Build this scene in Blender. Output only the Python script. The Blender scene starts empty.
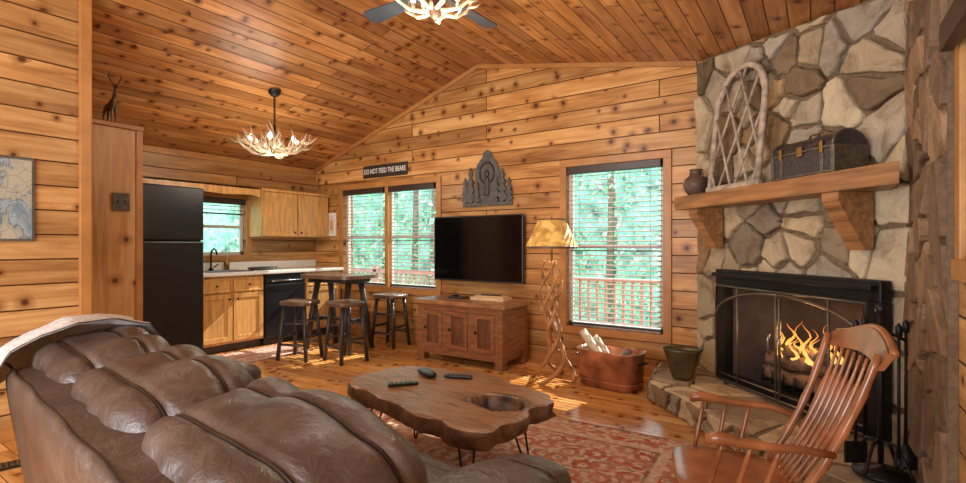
import bpy, bmesh, math, random
from mathutils import Vector, Matrix, noise
R = random.Random(7)
sc = bpy.context.scene
rad = math.radians

# ---------------------------------------------------------------- materials
def srgb(r, g, b):
    f = lambda c: (c/255/12.92) if c/255 <= 0.04045 else ((c/255+0.055)/1.055)**2.4
    return (f(r), f(g), f(b), 1)

class NT:
    def __init__(s, name):
        s.m = bpy.data.materials.new(name); s.m.use_nodes = True
        s.n = s.m.node_tree.nodes; s.l = s.m.node_tree.links
        s.n.clear()
        s.out = s.n.new('ShaderNodeOutputMaterial')
    def new(s, t, **kw):
        x = s.n.new(t)
        for k, v in kw.items(): setattr(x, k, v)
        return x
    def link(s, a, b): s.l.new(a, b)
    def setin(s, node, key, v):
        if isinstance(v, bpy.types.NodeSocket): s.link(v, node.inputs[key])
        else: node.inputs[key].default_value = v
    def math(s, op, a, b=0.0, c=0.0):
        x = s.new('ShaderNodeMath', operation=op)
        s.setin(x, 0, a); s.setin(x, 1, b)
        if op in ('MULTIPLY_ADD',): s.setin(x, 2, c)
        return x.outputs[0]
    def mix(s, fac, a, b, bt='MIX'):
        x = s.new('ShaderNodeMix', data_type='RGBA', blend_type=bt)
        s.setin(x, 0, fac); s.setin(x, 6, a); s.setin(x, 7, b)
        return x.outputs[2]
    def ramp(s, fac, stops):
        x = s.new('ShaderNodeValToRGB')
        e = x.color_ramp.elements
        e[0].position, e[0].color = stops[0]
        e[1].position, e[1].color = stops[-1]
        for p, c in stops[1:-1]:
            q = e.new(p); q.color = c
        s.link(fac, x.inputs[0]); return x.outputs[0]
    def noise(s, vec, scale, detail=4, dist=0.0, rough=0.5):
        x = s.new('ShaderNodeTexNoise')
        if vec is not None: s.link(vec, x.inputs['Vector'])
        x.inputs['Scale'].default_value = scale; x.inputs['Detail'].default_value = detail
        x.inputs['Distortion'].default_value = dist; x.inputs['Roughness'].default_value = rough
        return x.outputs[0]
    def coord(s, which='Object'):
        return s.new('ShaderNodeTexCoord').outputs[which]
    def sep(s, v):
        x = s.new('ShaderNodeSeparateXYZ'); s.link(v, x.inputs[0]); return x.outputs
    def comb(s, a, b, c):
        x = s.new('ShaderNodeCombineXYZ')
        for i, v in enumerate((a, b, c)): s.setin(x, i, v)
        return x.outputs[0]
    def principled(s, col, rough=0.5, metal=0.0, bump=None, bstr=0.3, bdist=0.01, spec=0.5, **kw):
        p = s.new('ShaderNodeBsdfPrincipled')
        s.setin(p, 'Base Color', col); s.setin(p, 'Roughness', rough); s.setin(p, 'Metallic', metal)
        s.setin(p, 'Specular IOR Level', spec)
        for k, v in kw.items(): s.setin(p, k, v)
        if bump is not None:
            b = s.new('ShaderNodeBump'); b.inputs['Strength'].default_value = bstr
            b.inputs['Distance'].default_value = bdist
            s.link(bump, b.inputs['Height']); s.link(b.outputs[0], p.inputs['Normal'])
        s.link(p.outputs[0], s.out.inputs[0]); return p

def simple(name, col, rough=0.5, metal=0.0, nscale=8, var=0.18, bstr=0.15, spec=0.5, stretch=(1, 1, 1), **kw):
    t = NT(name)
    v = t.coord(); mp = t.new('ShaderNodeMapping'); t.link(v, mp.inputs[0]); mp.inputs['Scale'].default_value = stretch
    n = t.noise(mp.outputs[0], nscale, 5)
    d = tuple(c*(1-var) for c in col[:3])+(1,); l = tuple(min(1, c*(1+var)) for c in col[:3])+(1,)
    c = t.ramp(n, [(0.3, d), (0.7, l)])
    t.principled(c, rough, metal, n, bstr, 0.005, spec, **kw)
    return t.m

def planks(name, ua, va, h, L, dark, mid, light, groove=None, rough=0.4, msize=0.005,
           knots=True, spec=0.4, bd=0.01, gscale=1.0, var=0.5):
    if groove is None: groove = (dark[0]*.2, dark[1]*.15, dark[2]*.13, 1)
    t = NT(name); s = t.sep(t.coord()); ax = {'X': 0, 'Y': 1, 'Z': 2}
    u = s[ax[ua]]; v = s[ax[va]]
    uv = t.comb(u, v, 0.0)
    br = t.new('ShaderNodeTexBrick'); br.offset = 0.37; br.offset_frequency = 2; br.squash = 1
    t.link(uv, br.inputs['Vector'])
    for k, val in (('Color1', (0, 0, 0, 1)), ('Color2', (1, 1, 1, 1)), ('Mortar', (0.5, 0.5, 0.5, 1)), ('Scale', 1.0),
                   ('Mortar Size', msize), ('Mortar Smooth', 0.8), ('Bias', 0.0), ('Brick Width', L), ('Row Height', h)):
        br.inputs[k].default_value = val
    rnd = br.outputs['Color']; fac = br.outputs['Fac']
    row = t.math('FLOOR', t.math('DIVIDE', v, h))
    r2 = t.math('MULTIPLY_ADD', row, 3.71, t.math('MULTIPLY', rnd, 17.0))
    gv = t.comb(t.math('MULTIPLY_ADD', u, 1.3*gscale, r2), t.math('MULTIPLY', v, 17.0*gscale), r2)
    g = t.noise(gv, 1.0, 7, 1.1, 0.65)
    g2 = t.noise(t.comb(t.math('MULTIPLY_ADD', u, 0.9, r2), t.math('MULTIPLY', v, 4.0), 0.0), 1.0, 3, 0.3)
    gg = t.math('MULTIPLY_ADD', g2, 0.5, t.math('MULTIPLY', g, 0.55))
    c = t.ramp(gg, [(0.36, dark), (0.51, mid), (0.66, light)])
    val = t.math('MULTIPLY_ADD', rnd, var, 1.0-var*0.5)
    c = t.mix(1.0, c, t.comb(val, val, val), 'MULTIPLY')
    if knots:
        for (off, kr) in ((0.0, .021), (9.3, .012)):
            kv = t.comb(t.math('MULTIPLY_ADD', u, 1.0/h, t.math('MULTIPLY_ADD', r2, 3.3, off)), t.math('DIVIDE', v, h), 0.0)
            vo = t.new('ShaderNodeTexVoronoi'); vo.voronoi_dimensions = '2D'; t.link(kv, vo.inputs['Vector']); vo.inputs['Scale'].default_value = 1.0
            vo.inputs['Randomness'].default_value = 1.0
            cr = t.sep(vo.outputs['Color'])[0]
            gate = t.math('GREATER_THAN', cr, 0.83) if kr > .015 else t.math('LESS_THAN', cr, 0.20)
            wob = t.math('MULTIPLY_ADD', g, 0.12, vo.outputs['Distance'])
            rr = kr/h
            k = t.ramp(wob, [(0.06+rr*.2, (1, 1, 1, 1)), (0.06+rr*.8, (0.8, 0.8, 0.8, 1)), (0.06+rr*1.25, (0, 0, 0, 1))])
            halo = t.ramp(wob, [(0.06+rr, (0.7, 0.7, 0.7, 1)), (0.06+rr*3.4, (0, 0, 0, 1))])
            c = t.mix(t.math('MULTIPLY', halo, gate), c, (dark[0]*.85, dark[1]*.72, dark[2]*.6, 1))
            c = t.mix(t.math('MULTIPLY', k, gate), c, (dark[0]*0.36, dark[1]*0.24, dark[2]*0.18, 1))
    c = t.mix(fac, c, groove)
    hgt = t.math('MULTIPLY_ADD', g, 0.06, t.math('SUBTRACT', 1.0, fac))
    t.principled(c, rough, 0, hgt, 0.8, bd, spec)
    return t.m

M_wallX = planks('pine_wall_x', 'X', 'Z', 0.165, 3.1, srgb(136, 86, 42), srgb(188, 134, 74), srgb(218, 172, 110), msize=0.006)
M_wallY = planks('pine_wall_y', 'Y', 'Z', 0.165, 3.3, srgb(132, 88, 46), srgb(180, 134, 80), srgb(210, 170, 112), msize=0.006)
M_ceil = planks('pine_ceiling', 'Y', 'X', 0.125, 3.6, srgb(130, 78, 38), srgb(182, 124, 68), srgb(212, 158, 98), msize=0.005, rough=0.33, var=0.6)
M_floor = planks('pine_floor', 'X', 'Y', 0.13, 2.2, srgb(170, 108, 50), srgb(212, 150, 82), srgb(236, 186, 118), msize=0.003, rough=0.16, spec=0.5, bd=0.003)
M_pantry = planks('pine_panel', 'Z', 'Y', 0.33, 5, srgb(150, 112, 66), srgb(196, 156, 104), srgb(222, 190, 142), msize=0.004, gscale=0.6)
M_trim = simple('pine_trim', srgb(180, 126, 68), 0.4, nscale=6, stretch=(1, 1, 1))
M_cab = simple('cabinet_pine', srgb(212, 162, 96), 0.35, nscale=5, stretch=(6, 6, 0.8), var=0.25)
M_mantel = simple('mantel_wood', srgb(156, 110, 66), 0.45, nscale=4, stretch=(0.8, 8, 8), var=0.45, bstr=.3)
M_console = simple('console_wood', srgb(138, 90, 54), 0.5, nscale=6, stretch=(1, 1, 5), var=0.35, bstr=.05)
M_consoledk = simple('console_panel_wood', srgb(108, 68, 40), 0.5, nscale=6, stretch=(5, 1, 1), var=0.35, bstr=.05)
M_consoletop = simple('console_top_wood', srgb(158, 112, 74), 0.35, nscale=5, stretch=(1, 8, 1), var=0.35)
M_black = simple('black_appliance', srgb(28, 30, 34), 0.28, nscale=90, var=0.5, bstr=0.5)
M_iron = simple('black_iron', srgb(26, 25, 25), 0.45, 0.3, nscale=30, bstr=0.1)
M_screen = simple('tv_glass', srgb(5, 5, 7), 0.12, nscale=2, var=0.05, bstr=0)
M_white = simple('white_laminate', srgb(236, 234, 228), 0.3, nscale=20, var=0.05, bstr=0.02)
M_sash = simple('window_vinyl', srgb(206, 204, 198), 0.4, nscale=20, var=0.05, bstr=0.02)
M_darkwood = simple('dark_stool_wood', srgb(56, 49, 44), 0.35, nscale=8, var=0.3)
M_tabledark = simple('table_top_wood', srgb(104, 80, 64), 0.3, nscale=5, stretch=(1, 8, 1), var=0.3)
M_blind = simple('blind_slat', srgb(132, 104, 84), 0.5, nscale=10, var=0.1, bstr=0)
M_blindhead = simple('blind_head', srgb(58, 42, 34), 0.4, nscale=10)
M_cherry = simple('rocker_wood', srgb(156, 100, 62), 0.22, nscale=7, stretch=(1, 1, 1), var=0.4, spec=0.6)
M_antler = simple('antler', srgb(206, 186, 156), 0.45, nscale=12, var=0.3)
M_branch = simple('twisted_branch', srgb(172, 126, 78), 0.45, nscale=9, var=0.4, bstr=0.4)
M_copper = simple('aged_copper', srgb(168, 116, 84), 0.42, 0.5, nscale=7, var=0.6)
M_pail = simple('blackened_brass', srgb(98, 88, 62), 0.4, 0.5, nscale=9, var=0.4)
M_birch = simple('birch_log', srgb(208, 194, 172), 0.6, nscale=14, var=0.3)
M_pot = simple('clay_pot', srgb(96, 74, 62), 0.5, nscale=16, var=0.4)
M_chest = simple('chest_leather', srgb(56, 52, 50), 0.38, nscale=45, var=0.6, bstr=0.8)
M_pewter = simple('pewter_trim', srgb(108, 100, 86), 0.4, 0.6, nscale=30, var=.4)
M_brass = simple('brass', srgb(150, 120, 70), 0.35, 0.9)
M_lattice = simple('weathered_lattice', srgb(178, 162, 142), 0.7, nscale=20, var=0.4, bstr=0.5)
M_slate = simple('slate_carving', srgb(88, 88, 84), 0.6, nscale=25, var=0.4, bstr=0.5)
M_charred = simple('charred_log', srgb(116, 90, 72), 0.9, nscale=18, var=0.6, bstr=0.9)
M_firebrick = simple('firebrick', srgb(66, 56, 50), 0.9, nscale=9, var=0.3)
M_steel = simple('steel', srgb(150, 150, 152), 0.25, 0.9)
M_mortar = simple('mortar', srgb(122, 102, 78), 0.95, nscale=40, var=0.25, bstr=0.6)
M_paper = simple('paper', srgb(225, 218, 200), 0.7, nscale=10, var=0.08, bstr=0)
M_lightwood = simple('light_box_wood', srgb(222, 192, 148), 0.45, nscale=6, stretch=(1, 8, 8))
M_bulbcup = simple('candle_sleeve', srgb(230, 215, 180), 0.5)
M_bark = simple('tree_bark', srgb(130, 120, 104), 0.9, nscale=8, var=0.4)
M_deck = simple('deck_wood', srgb(176, 144, 134), 0.7, nscale=8, var=0.2)
M_throw = simple('knit_throw', srgb(196, 192, 186), 0.95, nscale=70, var=0.18, bstr=0.9)
M_bronze = simple('carved_bronze_wood', srgb(96, 66, 46), 0.4, nscale=15, var=0.3)
M_scr = simple('screen_frame', srgb(112, 102, 86), .4, .6)

def leather():
    t = NT('brown_leather'); v = t.coord()
    n1 = t.noise(v, 3.0, 5, 0.5); n2 = t.noise(v, 16, 8, 1.4, 0.65)
    c = t.ramp(n1, [(0.3, srgb(56, 46, 41)), (0.55, srgb(82, 69, 62)), (0.75, srgb(110, 96, 88))])
    c = t.mix(t.ramp(n2, [(0.40, (0.35, 0.35, 0.35, 1)), (0.50, (0, 0, 0, 1))]), c, srgb(46, 37, 33))
    hh = t.math('MULTIPLY_ADD', n1, 1.5, n2)
    t.principled(c, 0.31, 0, hh, 0.4, 0.02, 0.75)
    return t.m
M_leather = leather()
M_piping = simple('leather_piping', srgb(40, 32, 28), 0.45, nscale=30)

def stone():
    t = NT('fieldstone'); v = t.coord()
    a = t.new('ShaderNodeAttribute', attribute_name='Col')
    n1 = t.noise(v, 5, 8, 0.8, 0.65); n2 = t.noise(v, 40, 4)
    f = t.ramp(n1, [(0.3, (0.48, 0.40, 0.31, 1)), (0.5, (0.96, 0.93, 0.87, 1)), (0.7, (1.2, 1.15, 1.05, 1))])
    c = t.mix(1.0, a.outputs['Color'], f, 'MULTIPLY')
    hh = t.math('MULTIPLY_ADD', n1, 3.0, n2)
    t.principled(c, 0.7, 0, hh, 0.65, 0.014, 0.3)
    return t.m
M_stone = stone()

def emis(name, col, s):
    t = NT(name); e = t.new('ShaderNodeEmission'); e.inputs[0].default_value = col; e.inputs[1].default_value = s
    t.link(e.outputs[0], t.out.inputs[0]); return t.m
M_bulb = emis('bulb_glow', (1, 0.88, 0.7, 1), 10)
M_bulb2 = emis('fan_bulb_glow', (1, 0.86, 0.62, 1), 2.5)

def flame():
    t = NT('flame'); s = t.sep(t.coord('Generated'))
    c = t.ramp(s[2], [(0.0, (1, 0.55, 0.15, 1)), (0.5, (1, 0.36, 0.06, 1)), (1.0, (0.9, 0.18, 0.02, 1))])
    e = t.new('ShaderNodeEmission'); t.link(c, e.inputs[0]); e.inputs[1].default_value = 1.6
    tr = t.new('ShaderNodeBsdfTransparent'); m = t.new('ShaderNodeMixShader'); m.inputs[0].default_value = .75
    t.link(tr.outputs[0], m.inputs[1]); t.link(e.outputs[0], m.inputs[2])
    t.link(m.outputs[0], t.out.inputs[0]); return t.m
M_flame = flame()

def shade():
    t = NT('lamp_shade_hide'); v = t.coord()
    n = t.noise(v, 9, 5, 1.0)
    c = t.ramp(n, [(0.35, srgb(170, 122, 52)), (0.6, srgb(222, 180, 100))])
    p = t.principled(c, 0.7)
    t.link(c, p.inputs['Emission Color']); p.inputs['Emission Strength'].default_value = 0.35
    return t.m
M_shade = shade()

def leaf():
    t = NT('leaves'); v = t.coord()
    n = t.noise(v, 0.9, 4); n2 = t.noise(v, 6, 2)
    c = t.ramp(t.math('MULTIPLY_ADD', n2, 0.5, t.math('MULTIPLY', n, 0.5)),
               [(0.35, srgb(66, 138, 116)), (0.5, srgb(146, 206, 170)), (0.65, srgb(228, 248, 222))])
    d = t.new('ShaderNodeBsdfDiffuse'); t.link(c, d.inputs[0])
    tr = t.new('ShaderNodeBsdfTranslucent'); t.link(c, tr.inputs[0])
    m = t.new('ShaderNodeMixShader'); m.inputs[0].default_value = 0.5
    t.link(d.outputs[0], m.inputs[1]); t.link(tr.outputs[0], m.inputs[2]); t.link(m.outputs[0], t.out.inputs[0])
    return t.m
M_leaf = leaf()
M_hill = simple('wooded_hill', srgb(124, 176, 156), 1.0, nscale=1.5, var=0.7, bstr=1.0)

def glass():
    t = NT('window_glass')
    a = t.new('ShaderNodeBsdfTransparent'); b = t.new('ShaderNodeBsdfGlossy'); b.inputs['Roughness'].default_value = 0.02
    m = t.new('ShaderNodeMixShader'); m.inputs[0].default_value = 0.02
    t.link(a.outputs[0], m.inputs[1]); t.link(b.outputs[0], m.inputs[2]); t.link(m.outputs[0], t.out.inputs[0])
    return t.m
M_glass = glass()

def rugmat(name, hx, hy, base, cream, deep, sc_=6.0):
    t = NT(name); v = t.coord(); s = t.sep(v)
    ax = t.math('ABSOLUTE', s[0]); ay = t.math('ABSOLUTE', s[1])
    ex = t.math('SUBTRACT', hx, ax); ey = t.math('SUBTRACT', hy, ay)
    e = t.math('MINIMUM', ex, ey)
    n = t.noise(v, 4, 8, 0.6, 0.75); n2 = t.noise(v, 30, 5, .5, .7); n3 = t.noise(v, 9, 3, 1.0)
    mv = t.comb(t.math('MULTIPLY_ADD', n2, 0.05, ax), t.math('MULTIPLY_ADD', n3, 0.06, ay), 0.0)
    def rings(sc2, freq, rnd_):
        vo = t.new('ShaderNodeTexVoronoi', feature='F1'); vo.voronoi_dimensions = '2D'; vo.inputs['Scale'].default_value = sc2
        vo.inputs['Randomness'].default_value = rnd_; t.link(mv, vo.inputs['Vector'])
        return t.math('SINE', t.math('MULTIPLY', vo.outputs['Distance'], freq))
    w = rings(sc_, 14.0, .6); w2 = rings(sc_*2.1, 11.0, .8)
    pat = t.ramp(t.math('MULTIPLY_ADD', n2, 1.5, t.math('MULTIPLY', w, .35)), [(0.70, (0, 0, 0, 1)), (0.93, (.9, .9, .9, 1))])
    c = t.mix(pat, base, cream)
    p2 = t.ramp(t.math('MULTIPLY', w2, n2), [(0.26, (0, 0, 0, 1)), (0.40, (.75, .75, .75, 1))])
    c = t.mix(p2, c, deep)
    md = t.math('ADD', t.math('DIVIDE', ax, hx*.55), t.math('DIVIDE', ay, hy*.6))
    m1 = t.math('LESS_THAN', md, 1.0)
    c = t.mix(t.math('MULTIPLY', m1, 0.3), c, deep)
    m2 = t.math('MULTIPLY', t.math('LESS_THAN', md, 1.08), t.math('GREATER_THAN', md, 0.98))
    c = t.mix(t.math('MULTIPLY', m2, 0.6), c, cream)
    for lo, hi, col, f in ((.20, .26, cream, .6), (.26, .28, deep, .7), (.06, .085, cream, .6), (.0, .03, deep, .7)):
        b1 = t.math('MULTIPLY', t.math('LESS_THAN', e, hi), t.math('GREATER_THAN', e, lo))
        c = t.mix(t.math('MULTIPLY', b1, f), c, col)
    wear = t.ramp(n, [(0.42, (0, 0, 0, 1)), (0.64, (0.75, 0.75, 0.75, 1))])
    c = t.mix(wear, c, tuple(0.4*a+.6*b for a, b in zip(base, cream)))
    t.principled(c, 0.95, 0, n2, 0.4, 0.005, 0.1)
    return t.m

def slabmat():
    t = NT('live_edge_wood'); v = t.coord(); s = t.sep(v)
    w = t.noise(t.comb(t.math('MULTIPLY', s[0], 1.2), t.math('MULTIPLY', s[1], 7.0), s[2]), 1.6, 9, 2.2, .65)
    c = t.ramp(w, [(0.28, srgb(66, 44, 30)), (0.42, srgb(126, 90, 60)), (0.55, srgb(166, 128, 92)), (0.66, srgb(132, 96, 66)), (0.8, srgb(78, 54, 38))])
    dx = t.math('DIVIDE', t.math('SUBTRACT', s[0], .36), .19); dy = t.math('DIVIDE', t.math('SUBTRACT', s[1], .0), .14)
    d = t.math('SQRT', t.math('ADD', t.math('MULTIPLY', dx, dx), t.math('MULTIPLY', dy, dy)))
    n = t.noise(v, 12, 5, .6)
    d = t.math('MULTIPLY_ADD', n, .9, d)
    f = t.ramp(t.math('MULTIPLY', d, .5), [(.55, (1, 1, 1, 1)), (.76, (0, 0, 0, 1))])
    c = t.mix(f, c, t.ramp(n, [(.42, srgb(30, 20, 15)), (.72, srgb(92, 66, 46))]))
    t.principled(c, 0.34, 0, w, 0.5, 0.012, 0.5); return t.m
M_slab = slabmat()
M_slabedge = simple('bark_edge', srgb(118, 92, 70), 0.6, nscale=14, var=0.6, bstr=0.9)

# ---------------------------------------------------------------- mesh builder
class B:
    def __init__(s, name):
        s.name = name; s.v = []; s.f = []; s.fm = []; s.sm = []; s.mats = []; s.cols = None
    def mi(s, m):
        if m not in s.mats: s.mats.append(m)
        return s.mats.index(m)
    def add(s, vs, fs, mat, smooth=False, M=None):
        o = len(s.v); i = s.mi(mat)
        s.v += [tuple(M @ Vector(p)) if M else tuple(p) for p in vs]
        for f in fs:
            s.f.append([o+k for k in f]); s.fm.append(i); s.sm.append(smooth)
    def addbm(s, bm, mat, smooth=False, M=None):
        bm.verts.index_update()
        s.add([v.co.copy() for v in bm.verts], [[v.index for v in f.verts] for f in bm.faces], mat, smooth, M)
        bm.free()
    def box(s, x0, x1, y0, y1, z0, z1, mat, bev=0.0, M=None, seg=2):
        bm = bmesh.new(); bmesh.ops.create_cube(bm, size=1)
        for v in bm.verts:
            v.co = Vector(((x0+x1)/2+v.co.x*(x1-x0), (y0+y1)/2+v.co.y*(y1-y0), (z0+z1)/2+v.co.z*(z1-z0)))
        if bev > 0:
            bmesh.ops.bevel(bm, geom=bm.edges[:], offset=bev, segments=seg, profile=0.5, affect='EDGES')
        s.addbm(bm, mat, False, M)
    def prism(s, poly, z0, z1, mat, M=None, plane='XY', smooth=False):
        n = len(poly)
        mp = {'XY': lambda a, b, c: (a, b, c), 'XZ': lambda a, b, c: (a, c, b), 'YZ': lambda a, b, c: (c, a, b)}[plane]
        vs = [mp(a, b, z0) for a, b in poly]+[mp(a, b, z1) for a, b in poly]
        fs = [list(range(n))[::-1], list(range(n, 2*n))]+[[i, (i+1) % n, n+(i+1) % n, n+i] for i in range(n)]
        s.add(vs, fs, mat, smooth, M)
    def tube(s, pts, r, mat, seg=8, M=None, closed=False, flat=1.0):
        pts = [Vector(p) for p in pts]; n = len(pts)
        rr = r if isinstance(r, (list, tuple)) else [r]*n
        vs = []; nrm = None
        for i, p in enumerate(pts):
            if closed: t = pts[(i+1) % n]-pts[i-1]
            else: t = pts[min(i+1, n-1)]-pts[max(i-1, 0)]
            if t.length < 1e-9: t = Vector((0, 0, 1))
            t.normalize()
            if nrm is None:
                a = Vector((0, 0, 1)) if abs(t.z) < 0.9 else Vector((1, 0, 0))
                nrm = (a-t*a.dot(t)).normalized()
            else:
                nrm = nrm-t*nrm.dot(t)
                nrm = nrm.normalized() if nrm.length > 1e-6 else Vector((1, 0, 0))
            b = t.cross(nrm)
            for k in range(seg):
                a = 2*math.pi*k/seg
                vs.append(p+(nrm*math.cos(a)+b*math.sin(a)*flat)*rr[i])
        fs = []
        for i in range(n if closed else n-1):
            j = (i+1) % n
            for k in range(seg):
                k2 = (k+1) % seg
                fs.append([i*seg+k, i*seg+k2, j*seg+k2, j*seg+k])
        if not closed:
            fs.append(list(range(seg))[::-1]); fs.append([(n-1)*seg+k for k in range(seg)])
        s.add(vs, fs, mat, True, M)
    def lathe(s, prof, mat, seg=24, c=(0, 0, 0), M=None, sx=1, sy=1, sq=1.0):
        vs = []; n = len(prof)
        sp = lambda w: math.copysign(abs(w)**sq, w)
        for r, z in prof:
            for k in range(seg):
                a = 2*math.pi*k/seg
                vs.append((c[0]+r*sp(math.cos(a))*sx, c[1]+r*sp(math.sin(a))*sy, c[2]+z))
        fs = []
        for i in range(n-1):
            for k in range(seg):
                k2 = (k+1) % seg
                fs.append([i*seg+k, i*seg+k2, (i+1)*seg+k2, (i+1)*seg+k])
        s.add(vs, fs, mat, True, M)
    def pillow(s, c, half, mat, k=4.0, n=12, M=None, rot=None, seams=(), wr=0.0, pipe=None):
        bm = bmesh.new(); bmesh.ops.create_cube(bm, size=2)
        bmesh.ops.subdivide_edges(bm, edges=bm.edges[:], cuts=n, use_grid_fill=True)
        def place(q, out=1.0):
            f = [out, out, out]
            for axx, pos, dep, w in seams:
                g = 1-dep*math.exp(-((q[axx]-pos)/w)**2)
                for i in range(3):
                    if i != axx: f[i] *= g
            co = Vector((q[0]*half[0]*f[0], q[1]*half[1]*f[1], q[2]*half[2]*f[2]))
            if wr: co += co.normalized()*wr*noise.noise(co*7+Vector(c))
            if rot: co = rot @ co
            return co+Vector(c)
        for v in bm.verts:
            p = v.co
            v.co = place(p/((abs(p.x)**k+abs(p.y)**k+abs(p.z)**k)**(1/k)))
        s.addbm(bm, mat, True, M)
        if pipe:
            for axx, pos, dep, w in seams:
                o1, o2 = [i for i in range(3) if i != axx]
                lim = (1-abs(pos)**k)**(1/k); pts = []
                for j in range(96):
                    a = j*math.pi/48; ca, sa = math.cos(a), math.sin(a)
                    m_ = (abs(ca)**k+abs(sa)**k)**(1/k)
                    q = [0, 0, 0]; q[axx] = pos; q[o1] = ca/m_*lim; q[o2] = sa/m_*lim
                    pts.append(place(q, 1.009))
                s.tube(pts, .004, pipe, 6, M, closed=True)
    def done(s, loc=(0, 0, 0), rz=0.0, cols=None, parent=None, scale=1.0, rx=0.0):
        me = bpy.data.meshes.new(s.name); me.from_pydata(s.v, [], s.f)
        for m in s.mats: me.materials.append(m)
        me.polygons.foreach_set('material_index', s.fm); me.polygons.foreach_set('use_smooth', s.sm)
        if cols is not None:
            ca = me.color_attributes.new('Col', 'FLOAT_COLOR', 'CORNER')
            for p, c in zip(me.polygons, cols):
                for li in p.loop_indices: ca.data[li].color = c
        me.update()
        bm = bmesh.new(); bm.from_mesh(me); bmesh.ops.recalc_face_normals(bm, faces=bm.faces[:]); bm.to_mesh(me); bm.free()
        o = bpy.data.objects.new(s.name, me); sc.collection.objects.link(o)
        o.location = loc; o.rotation_euler = (rx, 0, rz); o.scale = (scale,)*3
        if parent: o.parent = parent
        return o

def RX(a): return Matrix.Rotation(a, 3, 'X')
def T(x, y, z, rz=0, rx=0, ry=0):
    return Matrix.Translation((x, y, z)) @ Matrix.Rotation(rz, 4, 'Z') @ Matrix.Rotation(ry, 4, 'Y') @ Matrix.Rotation(rx, 4, 'X')

# ---------------------------------------------------------------- room shell
RX0, RZ = 2.98, 3.36
def zl(x): return 2.38+(RZ-2.38)/RX0*x
def zr(x): return RZ-0.19*(x-RX0)
YB = -7.6
XR = 6.72
b = B('floor'); b.box(-0.15, 6.9, YB, 0.15, -0.1, 0, M_floor); b.done()
b = B('wall_back')
for x0, x1, z0, z1 in ((-0.15, .63, 0, 2.1), (.63, 2.36, 0, .69), (.63, 2.36, 2.03, 2.1), (2.36, 4.11, 0, 2.1),
                       (4.11, 5.09, 0, .41), (4.11, 5.09, 2.06, 2.1), (5.09, 6.9, 0, 2.1)):
    b.box(x0, x1, 0, .15, z0, z1, M_wallX)
b.prism([(-0.15, 2.1), (6.9, 2.1), (6.9, zr(6.9)), (RX0, RZ), (-0.15, zl(-0.15))], 0, .15, M_wallX, plane='XZ'); b.done()
b = B('wall_kitchen')
for y0, y1, z0, z1 in ((-3.6, -1.95, 0, 2.38), (-1.95, -1.10, 0, 1.12), (-1.95, -1.10, 1.85, 2.38), (-1.10, 0, 0, 2.38)):
    b.box(-.15, 0, y0, y1, z0, z1, M_wallY)
b.done()
b = B('wall_left'); b.box(1.85, 2.0, YB, -3.46, 0, 3.02, M_wallY); b.done()
b = B('wall_divider'); b.prism([(0, 0), (1.85, 0), (1.85, zl(1.85)), (0, 2.38)], -3.6, -3.47, M_wallX, plane='XZ'); b.done()
b = B('wall_right')
for y0, y1, z0, z1 in ((YB, -3.25, 0, 2.66), (-3.25, -2.40, 0, 1.2), (-3.25, -2.40, 2.05, 2.66), (-2.40, 0, 0, 2.66)):
    b.box(XR, XR+.15, y0, y1, z0, z1, M_wallY)
b.done()
b = B('wall_front'); b.prism([(1.85, 0), (6.87, 0), (6.87, zr(6.87)), (RX0, RZ), (1.85, zl(1.85))], YB-.12, YB, M_wallX, plane='XZ'); b.done()
b = B('ceiling')
b.prism([(-.4, zl(-.4)), (RX0, RZ), (RX0, RZ+.12), (-.4, zl(-.4)+.12)], YB-.12, .3, M_ceil, plane='XZ')
b.prism([(RX0, RZ), (6.95, zr(6.95)), (6.95, zr(6.95)+.12), (RX0, RZ+.12)], YB-.12, .3, M_ceil, plane='XZ'); b.done()
b = B('trim_1')
b.prism([(0, zl(0)-.05), (RX0, RZ-.05), (RX0, RZ), (0, zl(0))], -.025, -.001, M_trim, plane='XZ')
b.prism([(RX0, RZ-.045), (5.38, zr(5.38)-.045), (5.38, zr(5.38)), (RX0, RZ)], -.025, -.001, M_trim, plane='XZ'); b.done()
b = B('trim_2'); b.box(1.98, 2.03, -3.5, -3.43, 0, 3.02, M_trim, .006); b.done()
b = B('trim_3'); b.box(0.001, .03, -2.95, 0, 2.3, 2.37, M_trim, .005); b.done()
b = B('baseboard_back'); b.box(.7, 5.05, -.018, -.001, 0, .09, M_trim, .004); b.done()
b = B('baseboard_left'); b.box(2.001, 2.018, YB, -3.5, 0, .09, M_trim, .004); b.done()

def window(name, x0, x1, z0, z1, splits=1, rails=(0.5,)):
    b = B(name); c = .075
    b.box(x0-c, x0, -.02, -.001, z0-c*.3, z1+.02, M_trim, .004); b.box(x1, x1+c, -.02, -.001, z0-c*.3, z1+.02, M_trim, .004)
    b.box(x0-c, x1+c, -.025, -.001, z1, z1+c, M_trim, .004); b.box(x0-c, x1+c, -.03, -.001, z0-c, z0, M_trim, .004)
    y0, y1, t = .06, .10, .04
    w = (x1-x0)/splits
    for i in range(splits):
        a = x0+i*w; e = a+w
        b.box(a, a+t, y0, y1, z0, z1, M_sash); b.box(e-t, e, y0, y1, z0, z1, M_sash)
        b.box(a, e, y0, y1, z0, z0+t, M_sash); b.box(a, e, y0, y1, z1-t, z1, M_sash)
        for r in rails: b.box(a+t, e-t, y0, y1, z0+(z1-z0)*r-.02, z0+(z1-z0)*r+.02, M_sash)
    if splits > 1: b.box((x0+x1)/2-.03, (x0+x1)/2+.03, -.01, .06, z0, z1, M_trim, .004)
    b.box(x0, x1, .08, .083, z0+.01, z1-.01, M_glass)
    return b
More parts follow.
